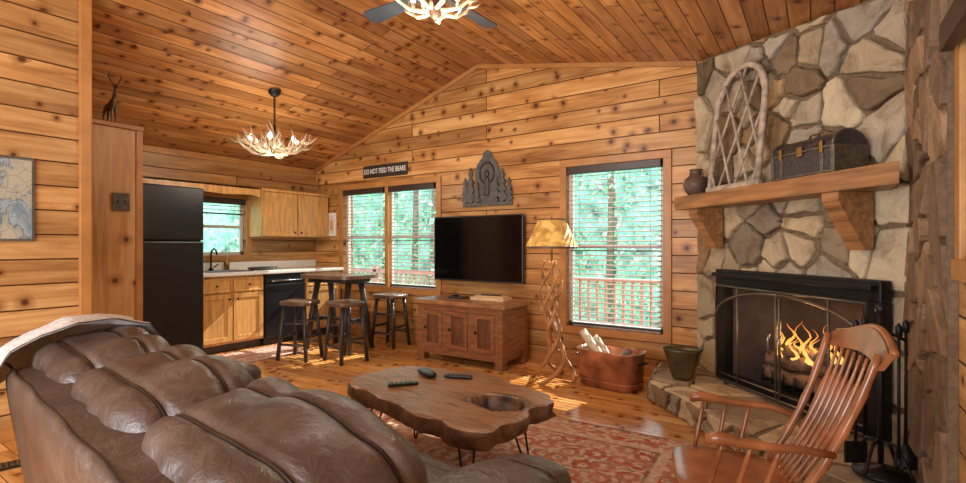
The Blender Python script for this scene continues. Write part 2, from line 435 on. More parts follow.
def blind(name, x0, x1, z0, z1, drop=1.0, tilt=.30):
    b = B(name)
    b.box(x0+.01, x1-.01, -.03, .05, z1-.075, z1-.002, M_blindhead, .004)
    z = z1-.10; zb = z1-(z1-z0)*drop+.03
    while z > zb:
        b.box(x0+.015, x1-.015, -.018, .018, -.0016, .0016, M_blind, M=T(0, .028, z, rx=tilt)); z -= .048
    b.box(x0+.015, x1-.015, .012, .046, zb-.02, zb, M_blindhead, .003)
    for x in (x0+.12, (x0+x1)/2, x1-.12): b.tube([(x, .03, zb), (x, .03, z1-.06)], .002, M_blindhead, 4)
    return b
window('window_1', .63, 2.36, .69, 2.03, 2).done()
blind('window_blind', .65, 1.45, .70, 2.03).done(); blind('window_blind', 1.54, 2.34, .70, 2.03).done()
window('window_2', 4.11, 5.09, .41, 2.06).done()
blind('window_blind', 4.12, 5.08, .42, 2.06).done()
window('window_3', -1.95, -1.10, 1.12, 1.85, 1).done((0, 0, 0), rad(90))
blind('window_blind', -1.94, -1.11, 1.12, 1.85, drop=.30).done((0, 0, 0), rad(90))
window('window_4', 2.42, 3.25, 1.2, 2.05).done((XR, 0, 0), rad(-90))
bb = blind('window_blind', 2.43, 3.24, 1.2, 2.05)
bb.box(2.40, 3.27, -.07, -.03, 1.94, 2.04, M_blindhead, .006)
bb.done((XR, 0, 0), rad(-90))

# ---------------------------------------------------------------- stone work
def clip(poly, a, b_, c):
    out = []
    for i in range(len(poly)):
        p, q = poly[i], poly[(i+1) % len(poly)]
        dp, dq = a*p[0]+b_*p[1]-c, a*q[0]+b_*q[1]-c
        if dp <= 0: out.append(p)
        if dp*dq < 0:
            t = dp/(dp-dq); out.append((p[0]+t*(q[0]-p[0]), p[1]+t*(q[1]-p[1])))
    return out
PAL = [srgb(194, 178, 150), srgb(168, 152, 126), srgb(206, 192, 164), srgb(160, 134, 100), srgb(184, 172, 150), srgb(182, 152, 112), srgb(200, 182, 148), srgb(146, 134, 116), srgb(212, 198, 168), srgb(132, 114, 90), srgb(174, 166, 150)]
def stones(b, cols, region, fn, n, seed, thick=(.02, .05), hole=None, gap=.012, pal=PAL, stretch=1.0):
    r = random.Random(seed)
    xs = [p[0] for p in region]; ys = [p[1] for p in region]
    area = (max(xs)-min(xs))*(max(ys)-min(ys)); dmin = math.sqrt(area/n)*.62
    seeds = []; tries = 0
    while len(seeds) < n and tries < 12000:
        tries += 1
        p = (r.uniform(min(xs), max(xs)), r.uniform(min(ys), max(ys)))
        dd = dmin*r.choice((.45, .8, 1.1, 1.9))
        if hole and hole[0]-.03 < p[0] < hole[1]+.03 and hole[2]-.03 < p[1] < hole[3]+.03: continue
        if all((p[0]-q[0])**2+((p[1]-q[1])*stretch)**2 > max(dd, q[2]*.8)**2 for q in seeds): seeds.append((p[0], p[1], dd))
    for p in seeds:
        cell = list(region)
        for q in seeds:
            if q is p: continue
            a, c = q[0]-p[0], q[1]-p[1]
            if a*a+c*c > (dmin*8)**2: continue
            cell = clip(cell, a, c, (q[0]**2+q[1]**2-p[0]**2-p[1]**2+(p[2]**2-q[2]**2)*.22)/2)
            if len(cell) < 3: break
        if len(cell) < 3: continue
        if hole:
            if p[1] >= hole[3]: cell = clip(cell, 0, -1, -hole[3])
            elif p[0] <= hole[0]: cell = clip(cell, 1, 0, hole[0])
            elif p[0] >= hole[1]: cell = clip(cell, -1, 0, -hole[1])
            else: cell = clip(cell, 0, 1, hole[2])
        if len(cell) < 3: continue
        cc = []
        for q in cell:
            if not cc or math.dist(q, cc[-1]) > .03: cc.append(q)
        if len(cc) > 2 and math.dist(cc[0], cc[-1]) < .03: cc.pop()
        if len(cc) < 3: continue
        cx = sum(q[0] for q in cc)/len(cc); cy = sum(q[1] for q in cc)/len(cc)
        pts = []
        m = len(cc)
        for i in range(m):
            p0, p1, p2 = cc[i-1], cc[i], cc[(i+1) % m]
            k1 = r.uniform(.04, .15); k2 = r.uniform(.04, .15)
            pts.append((p1[0]+(p0[0]-p1[0])*k1, p1[1]+(p0[1]-p1[1])*k1))
            pts.append((p1[0]+(p2[0]-p1[0])*k2, p1[1]+(p2[1]-p1[1])*k2))
            for k3 in (r.uniform(.3, .45), r.uniform(.55, .7)):
                w_ = r.uniform(-.014, .005)
                mx, my = p1[0]+(p2[0]-p1[0])*k3, p1[1]+(p2[1]-p1[1])*k3
                l = math.hypot(mx-cx, my-cy) or 1
                pts.append((mx+(mx-cx)/l*w_, my+(my-cy)/l*w_))
        def inset(d):
            o = []
            for q in pts:
                l = math.hypot(q[0]-cx, q[1]-cy) or 1e-6
                k = max(.25, 1-d/l); o.append((cx+(q[0]-cx)*k, cy+(q[1]-cy)*k))
            return o
        th = r.uniform(*thick); tx, ty = r.uniform(-.08, .08), r.uniform(-.08, .08)
        rings = []
        for d, h in ((gap, -.005), (gap+.002, th*.7), (gap+.010, th*.96), (gap+.03, th)):
            rings.append([fn(q[0], q[1], h+((q[0]-cx)*tx+(q[1]-cy)*ty if h > 0 else 0)) for q in inset(d)])
        m = len(pts); vs = sum(rings, [])
        fs = [[k*m+i, k*m+(i+1) % m, (k+1)*m+(i+1) % m, (k+1)*m+i] for k in range(3) for i in range(m)]
        fs.append([3*m+i for i in range(m)])
        col = r.choice(pal); v_ = r.uniform(.75, 1.1); col = (col[0]*v_, col[1]*v_, col[2]*v_, 1)
        b.add(vs, fs, M_stone, False); cols += [col]*len(fs)
W1 = (1, 1, 1, 1)
FP = (5.40, 0, 0); FR = rad(-45)
S1 = (XR-5.40)*math.sqrt(2)
HOLE = (.50, 1.70, .10, .97)
zc = lambda s: 2.90-.1344*s
b = B('stone_chimney'); cols = []
def mbox(*a):
    n0 = len(b.f); b.box(*a, M_mortar); cols.extend([W1]*(len(b.f)-n0))
mbox(0.05, HOLE[0], .0, .05, 0, 2.6); mbox(HOLE[1], S1-.05, .0, .05, 0, 2.6); mbox(HOLE[0], HOLE[1], 0, .05, HOLE[3], 2.6)
n0 = len(b.f); b.prism([(0.05, 2.6), (S1-.05, 2.6), (S1-.05, zc(S1)), (0.05, zc(0))], 0, .05, M_mortar, plane='XZ'); cols.extend([W1]*(len(b.f)-n0))
stones(b, cols, [(0, 0), (S1, 0), (S1, zc(S1)-.01), (0, zc(0)-.01)], lambda u, v, h: (u, -h, v), 82, 47, thick=(.025, .055), hole=HOLE, stretch=1.1)
b.done(FP, FR, cols)
b = B('stone_side_wall'); cols = []
n0 = len(b.f); b.box(XR-.03, XR-.001, -2.30, -1.36, 0, 2.64, M_mortar); cols.extend([W1]*(len(b.f)-n0))
stones(b, cols, [(-2.30, 0), (-1.38, 0), (-1.38, 2.63), (-2.30, 2.63)], lambda u, v, h: (XR-.03-h, u, v), 40, 5, thick=(.01, .03), pal=[srgb(162, 134, 106), srgb(144, 120, 96), srgb(176, 150, 120), srgb(130, 110, 90)])
b.done(cols=cols)
HZ = .17
b = B('stone_hearth'); cols = []
hp = [(5.07, -.02), (5.16, -.755), (6.66, -2.255), (6.66, -1.40), (5.44, -.06)]
n0 = len(b.f); b.prism([(5.09, -.03), (5.18, -.74), (6.65, -2.21), (6.65, -1.40), (5.44, -.08)], 0, HZ-.015, M_mortar); cols.extend([W1]*(len(b.f)-n0))
stones(b, cols, hp, lambda u, v, h: (u, v, HZ-.02+h*.5), 30, 3, thick=(.02, .035))
q = math.sqrt(.5)
L_ = 1.50*math.sqrt(2)
stones(b, cols, [(0, 0), (L_, 0), (L_, HZ-.01), (0, HZ-.01)], lambda u, v, h: (5.16+u*q-h*q+.01, -.755-u*q-h*q+.01, v), 14, 4, thick=(.015, .03))
stones(b, cols, [(0, 0), (.74, 0), (.74, HZ-.01), (0, HZ-.01)], lambda u, v, h: (5.16-.09/.735*u-h, -.755+u*.99, v), 6, 9, thick=(.01, .02))
b.done(cols=cols)

b = B('wood_mantel')
b.prism([(.12, -.065), (.12, -.32), (2.04, -.32), (2.02, -.30), (1.785, -.065)], 1.55, 1.66, M_mantel)
for s in (.30, 1.58):
    b.prism([(-.065, 1.549), (-.30, 1.549), (-.30, 1.50), (-.12, 1.22), (-.065, 1.22)], s, s+.11, M_mantel, plane='YZ')
b.done(FP, FR)

b = B('fireplace_insert')
x0, x1, z0, z1 = .40, 1.79, HZ+.012, 1.055
yf = -.13
b.box(x0, x1, yf, -.055, .93, z1, M_iron, .01)
b.box(x0+.02, x1-.02, yf-.05, yf, 1.0, 1.03, M_iron, .005)
for i in range(3): b.box(x0+.05, x1-.05, yf-.008, yf, .945+i*.018, .953+i*.018, M_iron)
b.box(x0, x0+.11, yf, -.055, z0, .93, M_iron, .005); b.box(x1-.11, x1, yf, -.055, z0, .93, M_iron, .005)
b.box(x0+.11, x1-.11, yf, -.055, z0, z0+.05, M_iron, .004)
ci = [(.52, -.055), (1.68, -.055), (1.42, .38), (.78, .38)]
for (a, c) in ((ci[0], ci[3]), (ci[3], ci[2]), (ci[2], ci[1])):
    b.add([(a[0], a[1], z0), (c[0], c[1], z0), (c[0], c[1], .96), (a[0], a[1], .96)], [[0, 1, 2, 3]], M_firebrick)
b.add([(p[0], p[1], z0) for p in ci], [[0, 1, 2, 3]], M_firebrick); b.add([(p[0], p[1], .96) for p in ci], [[0, 1, 2, 3]], M_iron)
b.done(FP, FR)
b = B('fireplace_screen')
ys = yf-.03; a0, a1 = x0+.06, x1-.06; top = .93
b.tube([(a0, ys, z0+.01), (a0, ys, top), (a1, ys, top), (a1, ys, z0+.01)], .012, M_scr, 6, closed=True)
mid = (a0+a1)/2
for x in (mid-.016, mid+.016, a0+.24, a1-.24): b.tube([(x, ys, z0+.01), (x, ys, top)], .009, M_scr, 6)
for sg in (-1, 1):
    e = mid+sg*(mid-a0)
    b.tube([(mid+sg*(mid-a0)*math.sin(t*math.pi/2/10), ys-.004, top-.22*(1-math.cos(t*math.pi/2/10))-.02) for t in range(11)], .010, M_scr, 6)
    b.tube([(mid+sg*.05, ys-.02, .50), (mid+sg*.05, ys-.035, .54), (mid+sg*.05, ys-.035, .60), (mid+sg*.05, ys-.02, .64)], .007, M_steel, 6)
    b.tube([(e, ys, z0+.06), (mid, ys, z0+.06)], .007, M_scr, 6)
b.done(FP, FR)
b = B('fire_logs')
for i in range(7): b.tube([(.80+i*.1, -.03, z0+.16), (.80+i*.1, -.03, z0+.07), (.80+i*.1, .25, z0+.07), (.80+i*.1, .25, z0+.01)], .009, M_iron, 6)
for (p, q_, r_) in (((.76, .16, z0+.14), (1.42, .14, z0+.13), .06), ((.78, .03, z0+.13), (1.38, .05, z0+.13), .055), ((.84, .0, z0+.24), (1.36, .12, z0+.25), .055), ((.98, .16, z0+.30), (1.30, .0, z0+.34), .045), ((.82, .14, z0+.27), (1.06, .0, z0+.33), .04)):
    P, Q = Vector(p), Vector(q_)
    b.tube([P.lerp(Q, t/6)+Vector((0, 0, .012*math.sin(t*2.1))) for t in range(7)], [r_*(1+.12*math.sin(t*1.7)) for t in range(7)], M_charred, 10)
b.done(FP, FR)
b = B('fire_flames')
for i in range(13):
    x = .88+i*.036; h = .08+.20*abs(math.sin(i*1.9+.4)); y = .06+.07*math.sin(i*2.3)
    b.tube([(x+.025*math.sin(k*1.1+i), y+.014*math.cos(k+i), z0+.27+h*k/9) for k in range(10)], [.019*w for w in (.5, 1, 1.1, .95, .75, .55, .38, .25, .12, .02)], M_flame, 8, flat=.4)
b.done(FP, FR)

b = B('arched_lattice_panel')
w, hS, hT = .26, .66, .95
arch = [(-w, 0), (-w, hS)]+[(-w*math.cos(t*math.pi/12), hS+(hT-hS)*math.sin(t*math.pi/12)) for t in range(1, 12)]+[(w, hS), (w, 0)]
b.tube([(x, 0, z) for x, z in arch], .026, M_lattice, 6, flat=.8); b.box(-w-.03, w+.03, -.02, .02, -.0, .045, M_lattice, .004)
def inside(x, z):
    if abs(x) > w or z < 0: return False
    if z <= hS: return True
    return ((x/w)**2+((z-hS)/(hT-hS))**2) < 1
for sg in (-1, 1):
    for k in range(-6, 8):
        pts = []
        for t in range(0, 96):
            z = t*.01; x = sg*(z*.42)+k*.18
            if inside(x, z): pts.append((x, .006*sg, z))
        if len(pts) > 4: b.tube([pts[0], pts[-1]], .012, M_lattice, 4)
o = b.done((0, 0, 0))
fm = Matrix.Translation(FP) @ Matrix.Rotation(FR, 4, 'Z')
def onface(o, s, off, z, tilt=0, rz=0):
    o.matrix_world = fm @ Matrix.Translation((s, -off, z)) @ Matrix.Rotation(rz, 4, 'Z') @ Matrix.Rotation(tilt, 4, 'X')
onface(o, .69, .20, 1.667, rad(-6))
b = B('leather_trunk')
b.box(-.23, .23, -.11, .11, 0, .15, M_chest, .008)
lid = [(-.112, .155)]+[(-.112*math.cos(t*math.pi/8), .155+.085*math.sin(t*math.pi/8)) for t in range(1, 8)]+[(.112, .155)]
b.prism(lid, -.232, .232, M_chest, plane='YZ')
for x in (-.15, .15): b.box(x-.012, x+.012, -.115, .115, .0, .158, M_pewter, .002); b.box(x-.012, x+.012, -.122, -.11, .12, .19, M_brass, .003)
for x in (-.222, .222):
    b.box(x-.012, x+.012, -.115, .115, .0, .155, M_pewter, .002)
    b.tube([(x, -.114*math.cos(t*math.pi/8), .157+.087*math.sin(t*math.pi/8)) for t in range(0, 9)], .008, M_pewter, 6)
b.box(-.02, .02, -.124, -.11, .12, .18, M_brass, .003)
b.tube([(-.05, 0, .238), (-.04, 0, .262), (.04, 0, .262), (.05, 0, .238)], .006, M_brass, 6)
for z in (.004, .145): b.box(-.235, .235, -.117, .117, z, z+.011, M_pewter, .002)
onface(b.done(), 1.44, .195, 1.661)
b = B('clay_vase')
b.lathe([(0, 0), (.055, 0), (.09, .05), (.105, .10), (.09, .145), (.05, .175), (.04, .195), (.055, .225), (.045, .225), (.03, .19), (0, .18)], M_pot)
for sg in (-1, 1): b.tube([(sg*.045, 0, .21), (sg*.08, 0, .21), (sg*.09, 0, .17), (sg*.085, 0, .14)], .007, M_pot, 6)
onface(b.done(), .25, .20, 1.661)

b = B('fireplace_tool_set')
b.lathe([(0, 0), (.11, 0), (.11, .015), (.02, .03), (.012, .05)], M_iron)
for a in range(4):
    c_, s_ = math.cos(a*math.pi/2+.5), math.sin(a*math.pi/2+.5)
    b.tube([(0, 0, .16), (c_*.06, s_*.06, .15), (c_*.11, s_*.11, .06), (c_*.13, s_*.13, .01)], .008, M_iron, 6)
b.tube([(0, 0, .03), (0, 0, .74)], .012, M_iron, 8)
b.lathe([(0, 0), (.02, .01), (.024, .03), (.012, .05), (0, .055)], M_iron, 12, c=(0, 0, .74))
b.tube([(-.11, 0, .62), (-.05, 0, .65), (0, 0, .62), (.05, 0, .65), (.11, 0, .62)], .008, M_iron, 6)
b.tube([(0, -.11, .62), (0, -.05, .65), (0, 0, .62), (0, .05, .65), (0, .11, .62)], .008, M_iron, 6)
for (dx, dy, k) in ((-.11, 0, 0), (.11, 0, 1), (0, -.11, 2), (0, .11, 3)):
    b.tube([(dx, dy, .12), (dx, dy, .66)], .007, M_iron, 6); b.lathe([(0, 0), (.014, .01), (.014, .05), (0, .07)], M_iron, 8, c=(dx, dy, .65))
    if k == 0: b.box(dx-.05, dx+.05, dy-.006, dy+.006, .05, .15, M_iron, .003)
    if k == 1: b.lathe([(.045, 0), (.04, .05), (.012, .10)], M_iron, 10, c=(dx, dy, .04))
    if k == 2: b.tube([(dx, dy, .12), (dx, dy, .06), (dx+.03, dy, .08)], .006, M_iron, 6)
b.done((6.53, -1.86, HZ+.018), rad(30))

b = B('brass_coal_scuttle')
b.lathe([(0, 0), (.075, 0), (.08, .015), (.085, .03), (.14, .22), (.155, .235), (.145, .235), (.13, .215), (.075, .02), (0, .02)], M_pail, 28, sx=1.0, sy=.8)
b.tube([(.15*math.cos(t*math.pi/10), -.10*math.sin(t*math.pi/10), .235) for t in range(11)], .005, M_iron, 6)
b.tube([(0, .11, .20), (0, .16, .18), (0, .15, .09), (0, .085, .07)], .006, M_iron, 6)
b.done((5.39, -.62, HZ+.018), rad(20))

b = B('copper_wash_tub')
b.lathe([(0, 0), (.25, 0), (.265, .01), (.285, .30), (.30, .32), (.29, .325), (.27, .30), (.25, .02), (0, .02)], M_copper, 48, sx=1.0, sy=.60, sq=.55)
b.lathe([(.272, .05), (.278, .06), (.276, .07)], M_copper, 48, sy=.60, sq=.55)
for sg in (-1, 1): b.tube([(sg*.28, -.05, .23), (sg*.325, -.045, .245), (sg*.325, .045, .245), (sg*.28, .05, .23)], .008, M_iron, 6)
b.done((4.76, -.50, .002), rad(-8))
b = B('birch_kindling')
b.tube([(.05, -.02, .05), (-.12, 0, .27), (-.31, .04, .44)], [.04, .042, .038], M_birch, 10)
b.tube([(.1, .03, .06), (-.05, .05, .25), (-.2, .08, .40)], [.03, .03, .028], M_birch, 10)
b.tube([(-.1, -.05, .06), (.08, -.04, .24), (.2, -.03, .34)], [.03, .03, .025], M_bark, 10)
b.done((4.76, -.50, .002), rad(-8))

# ---------------------------------------------------------------- TV wall
b = B('television')
b.box(2.40, 3.64, -.10, -.055, .83, 1.59, M_black, .008); b.box(2.415, 3.625, -.1025, -.099, .85, 1.575, M_screen)
b.box(2.8, 3.2, -.056, -.003, 1.0, 1.4, M_iron, .01); b.done()

b = B('tv_console')
X0, X1, Y0, Y1, H = 2.62, 3.72, -.65, -.14, .66
b.box(X0-.04, X1+.04, Y0-.03, Y1, H-.045, H, M_consoletop, .006)
b.box(X0+.01, X1-.01, Y0+.02, Y1-.01, .08, H-.046, M_console)
for (x, y) in ((X0, Y0), (X1-.09, Y0), (X0, Y1-.09), (X1-.09, Y1-.09)): b.box(x, x+.09, y, y+.089, 0, H-.0465, M_console)
for x in (X0+.345, X1-.42): b.box(x, x+.075, Y0+.002, Y0+.03, .151, H-.111, M_console)
b.box(X0+.0905, X1-.0905, Y0+.005, Y0+.03, .08, .15, M_console); b.box(X0+.0905, X1-.0905, Y0+.005, Y0+.03, H-.11, H-.047, M_console)
for a, e in ((X0+.094, X0+.341), (X0+.424, X1-.424), (X1-.341, X1-.094)):
    b.box(a+.04, e-.04, Y0+.014, Y0+.024, .19, H-.15, M_consoledk)
    for (p, q_) in ((a, a+.045), (e-.045, e)): b.box(p, q_, Y0-.003, Y0+.022, .155, H-.115, M_console)
    b.box(a+.0455, e-.0455, Y0-.003, Y0+.022, .155, .20, M_console); b.box(a+.0455, e-.0455, Y0-.003, Y0+.022, H-.16, H-.115, M_console)
    b.lathe([(0, 0), (.012, .0), (.015, .015), (0, .02)], M_iron, 10, M=T(a+.025, Y0-.004, .36, rx=rad(90)))
for (z0_, z1_) in ((.12, .18), (H-.12, H-.05)): b.box(X1-.012, X1+.004, Y0+.09, Y1-.09, z0_, z1_, M_console)
b.done()
b = B('cribbage_box'); b.box(-.2, .2, -.10, .10, 0, .035, M_lightwood, .004); b.box(-.17, .17, -.08, .08, .036, .05, M_lightwood, .003); b.box(-.12, .12, -.012, .012, .05, .062, M_darkwood, .002)
b.done((3.40, -.36, .661), rad(4))
b = B('remote_tray'); b.box(-.1, .1, -.06, .06, 0, .018, M_darkwood, .004); b.box(-.07, -.03, -.05, .05, .018, .035, M_black, .004); b.done((2.98, -.38, .661))

b = B('forest_wall_carving')
def pine(cx, w_, z0_, z1_, y):
    n = 4; Rr = []
    for i in range(n):
        a = z0_+(z1_-z0_)*(.12+.88*i/n); bb = z0_+(z1_-z0_)*(.12+.88*(i+1)/n)
        ww = w_*(1-i/n*.75)
        Rr += [(cx+ww, a), (cx+ww*.35, bb-(bb-a)*.15)]
    Rr.append((cx, z1_))
    Lm = [(2*cx-p[0], p[1]) for p in Rr[:-1]][::-1]
    b.prism([(cx-w_*.2, z0_), (cx+w_*.2, z0_)]+Rr+Lm, y-.015, y, M_slate, plane='XZ')
cx = 3.12
arc = [(-.16, 1.73), (.16, 1.73), (.17, 2.08), (.13, 2.2), (.06, 2.27), (.05, 2.32), (0, 2.35), (-.05, 2.32), (-.06, 2.27), (-.13, 2.2), (-.17, 2.08)]
b.prism([(cx+x, z) for x, z in arc], -.022, -.003, M_slate, plane='XZ')
b.tube([(cx+.1*math.sin(t*math.pi/8), -.03, 2.08+.12*math.cos(t*math.pi/8)) for t in range(16)], .012, M_chest, 6, closed=True)
b.box(-.035, .035, -.045, -.02, 1.82, 2.03, M_chest, .01, M=T(cx, 0, 0)); b.pillow((cx, -.035, 2.07), (.035, .015, .045), M_chest, 2, 4)
b.box(cx-.34, cx+.34, -.03, -.003, 1.70, 1.745, M_slate, .004)
for i, (dx, w_, h) in enumerate(((-.30, .06, .30), (-.22, .07, .42), (.22, .07, .38), (.30, .06, .27), (-.13, .05, .25), (.14, .05, .28))):
    pine(cx+dx, w_, 1.74, 1.74+h, -.024-.006*(i % 3))
b.done()

root = B('wall_sign'); root.box(-.41, .41, -.02, -.003, -.085, .085, M_darkwood, .005)
so = root.done((1.47, 0, 2.25))
tc = bpy.data.curves.new('sign_text', 'FONT'); tc.body = 'DO NOT FEED THE BEARS'; tc.size = .085; tc.align_x = 'CENTER'; tc.align_y = 'CENTER'; tc.extrude = .001; tc.offset = .001
tc.materials.append(M_white)
to = bpy.data.objects.new('sign_text', tc); sc.collection.objects.link(to); to.parent = so; to.location = (0, -.0225, 0); to.rotation_euler = (rad(90), 0, 0); to.scale = (.78, 1.1, 1)
b = B('framed_picture'); b.box(-.09, .09, -.02, -.003, -.17, .17, M_white, .004); b.box(-.06, .06, -.023, -.019, -.13, .13, M_paper)
b.box(-.03, .03, -.025, -.022, -.08, .06, M_cab, .002)
b.done((.40, 0, 1.55))
def mapmat():
    t = NT('map_print'); v = t.coord(); n = t.noise(v, 5, 9, .8, .6)
    c = t.ramp(n, [(0.38, srgb(120, 140, 152)), (0.46, srgb(156, 172, 178)), (0.49, srgb(90, 104, 110)), (0.51, srgb(160, 164, 150)), (0.6, srgb(176, 172, 150))])
    vo = t.new('ShaderNodeTexVoronoi', feature='DISTANCE_TO_EDGE'); vo.inputs['Scale'].default_value = 14; t.link(v, vo.inputs['Vector'])
    c = t.mix(t.ramp(vo.outputs['Distance'], [(.0, (.6, .6, .6, 1)), (.04, (0, 0, 0, 1))]), c, srgb(90, 96, 96))
    t.principled(c, .4); return t.m
b = B('framed_map'); b.box(.003, .02, -.28, .28, -.27, .27, M_slate, .003); b.box(.019, .023, -.265, .265, -.255, .255, mapmat()); b.done((2.0, -4.02, 1.545))
b = B('wall_outlet'); b.box(-.035, .035, -.008, -.001, -.057, .057, M_paper, .002)
for z in (-.02, .02): b.box(-.012, .012, -.011, -.007, z-.011, z+.011, M_white, .002)
b.done((4.0, 0, .38))
b = B('light_switch'); b.box(.001, .01, -.06, .06, -.07, .07, M_slate, .003)
for y in (-.025, .025): b.box(.009, .018, y-.006, y+.006, -.015, .015, M_iron, .002)
b.done((1.6, -3.1, 1.6))
b = B('floor_vent'); b.box(-.17, .17, -.06, .06, 0, .008, M_iron, .002)
for i in range(14): b.box(-.15+i*.023, -.14+i*.023, -.045, .045, .008, .011, M_pail)
b.done((2.50, -3.95, .0005), rad(80))

# ---------------------------------------------------------------- pantry + deer
b = B('pantry_cabinet')
b.box(.02, 1.58, -3.46, -2.95, 0, 2.20, M_pantry); b.box(.02, 1.61, -3.46, -2.935, 2.20, 2.235, M_trim, .004)
b.box(1.575, 1.60, -2.99, -2.94, 0, 2.20, M_trim, .004)
b.done()
def skinobj(name, pts, edges, mat, loc, rz=0, sub=2, scale=1):
    me = bpy.data.meshes.new(name); me.from_pydata([p[:3] for p in pts], edges, [])
    o = bpy.data.objects.new(name, me); sc.collection.objects.link(o)
    m = o.modifiers.new('Skin', 'SKIN')
    sv = me.skin_vertices[0].data if me.skin_vertices else None
    if sv is None:
        bm = bmesh.new(); bm.from_mesh(me); bm.verts.layers.skin.verify(); bm.to_mesh(me); bm.free(); sv = me.skin_vertices[0].data
    for i, p in enumerate(pts): sv[i].radius = (p[3], p[3]); sv[i].use_root = (i == 0)
    m.use_smooth_shade = True
    s2 = o.modifiers.new('Sub', 'SUBSURF'); s2.levels = sub; s2.render_levels = sub
    me.materials.append(mat); o.location = loc; o.rotation_euler = (0, 0, rz); o.scale = (scale,)*3; return o
dp = [(0, -.045, .17, .026), (0, 0, .175, .028), (0, .045, .19, .030), (0, .06, .245, .018), (0, .065, .305, .014), (0, .08, .335, .015), (0, .115, .325, .008),
      (-.018, -.055, .12, .013), (-.018, -.07, .07, .007), (-.018, -.06, .01, .006),
      (.018, -.055, .12, .013), (.018, -.07, .07, .007), (.018, -.06, .01, .006),
      (-.016, .045, .12, .011), (-.016, .045, .07, .007), (-.016, .045, .01, .006),
      (.016, .045, .12, .011), (.016, .045, .07, .007), (.016, .045, .01, .006), (0, -.08, .185, .008),
      (-.022, .065, .36, .005), (.022, .065, .36, .005)]
de = [(0, 1), (1, 2), (2, 3), (3, 4), (4, 5), (5, 6), (0, 7), (7, 8), (8, 9), (0, 10), (10, 11), (11, 12), (2, 13), (13, 14), (14, 15), (2, 16), (16, 17), (17, 18), (0, 19), (5, 20), (5, 21)]
deer = skinobj('deer_figurine', dp, de, M_bronze, (1.42, -3.11, 2.238), rad(-80), scale=.95)
b = B('deer_antlers')
b.box(-.05, .05, -.10, .09, -.002, .008, M_bronze, .003)
for sg in (-1, 1):
    b.tube([(sg*.012, .075, .345), (sg*.035, .06, .38), (sg*.05, .06, .42), (sg*.045, .075, .46)], [.006, .006, .005, .001], M_bronze, 6)
    b.tube([(sg*.04, .06, .39), (sg*.055, .085, .42)], [.004, .001], M_bronze, 6)
b.done(parent=deer)

# ---------------------------------------------------------------- kitchen
b = B('refrigerator')
b.box(.04, .74, -2.88, -2.04, .02, 1.86, M_black, .012)
b.box(.742, .80, -2.88, -2.04, 1.30, 1.86, M_black, .014); b.box(.742, .80, -2.88, -2.04, .06, 1.288, M_black, .014)
for z0_, z1_ in ((1.33, 1.6), (.85, 1.25)): b.tube([(.80, -2.83, z0_), (.84, -2.83, z0_+.03), (.84, -2.83, z1_-.03), (.80, -2.83, z1_)], .012, M_black, 8)
b.done()
def door(b, x, y0, y1, z0, z1, mat, knob=True, kz=None, ky=None):
    b.box(x, x+.018, y0, y1, z0, z1, mat, .003)
    t = .055 if (z1-z0) > .25 else .02
    for (a, c) in ((y0, y0+t), (y1-t, y1)): b.box(x+.012, x+.028, a, c, z0, z1, mat, .003)
    b.box(x+.012, x+.028, y0+t, y1-t, z0, z0+t, mat, .003); b.box(x+.012, x+.028, y0+t, y1-t, z1-t, z1, mat, .003)
    if knob: b.lathe([(0, 0), (.008, 0), (.014, .018), (0, .024)], M_iron, 10, M=T(x+.028, ky if ky else (y0+y1)/2, kz if kz else (z0+z1)/2, ry=rad(90)))
b = B('kitchen_base_cabinets')
b.box(.02, .60, -2.02, -1.225, .10, .885, M_cab); b.box(.02, .60, -.63, -.03, .10, .885, M_cab)
b.box(.05, .54, -2.02, -1.225, .0, .10, M_darkwood); b.box(.05, .54, -.63, -.03, 0, .10, M_darkwood)
for y0_, y1_ in ((-2.0, -1.63), (-1.61, -1.24), (-.61, -.05)):
    door(b, .60, y0_, y1_, .70, .86, M_cab); door(b, .60, y0_, y1_, .13, .68, M_cab, kz=.62, ky=y1_-.04 if y0_ < -1.9 else y0_+.04)
b.done()
b = B('kitchen_countertop'); b.box(.005, .66, -2.02, -.01, .89, .93, M_white, .008); b.box(.005, .03, -2.02, -.01, .93, 1.03, M_white, .005); b.done()
b = B('dishwasher'); b.box(.03, .60, -1.215, -.64, .02, .885, M_black, .005); b.box(.602, .635, -1.21, -.645, .10, .76, M_black, .008); b.box(.602, .64, -1.21, -.645, .775, .88, M_iron, .006)
b.tube([(.64, -1.15, .80), (.665, -1.14, .80), (.665, -.72, .80), (.64, -.71, .80)], .009, M_steel, 8); b.done()
b = B('kitchen_wall_cabinets'); b.box(.005, .32, -1.07, -.02, 1.36, 1.95, M_cab, .003)
door(b, .32, -1.06, -.56, 1.37, 1.94, M_cab, kz=1.42, ky=-.60); door(b, .32, -.54, -.04, 1.37, 1.94, M_cab, kz=1.42, ky=-.50)
b.box(.005, .345, -1.085, -.01, 1.95, 1.985, M_cab, .004); b.done()
b = B('window_valance'); b.prism([(-2.9, 1.985), (-1.09, 1.985), (-1.09, 1.86), (-1.2, 1.89), (-1.54, 1.87), (-1.88, 1.89), (-2.0, 1.90), (-2.9, 1.90)], .30, .32, M_cab, plane='YZ'); b.box(.005, .32, -2.9, -1.09, 1.965, 1.985, M_cab); b.done()
b = B('kitchen_faucet'); b.lathe([(0, 0), (.03, 0), (.03, .02), (.015, .04)], M_iron, 14)
b.tube([(0, 0, .03), (0, 0, .20), (.02, 0, .25), (.07, 0, .275), (.12, 0, .25), (.135, 0, .20)], .011, M_iron, 8); b.tube([(0, .03, .04), (0, .09, .08)], .008, M_iron, 6)
b.done((.13, -1.62, .931))
b = B('kitchen_sink'); b.box(.16, .56, -1.85, -1.32, .931, .938, M_steel, .003); b.box(.20, .52, -1.81, -1.36, .936, .940, M_iron); b.done()
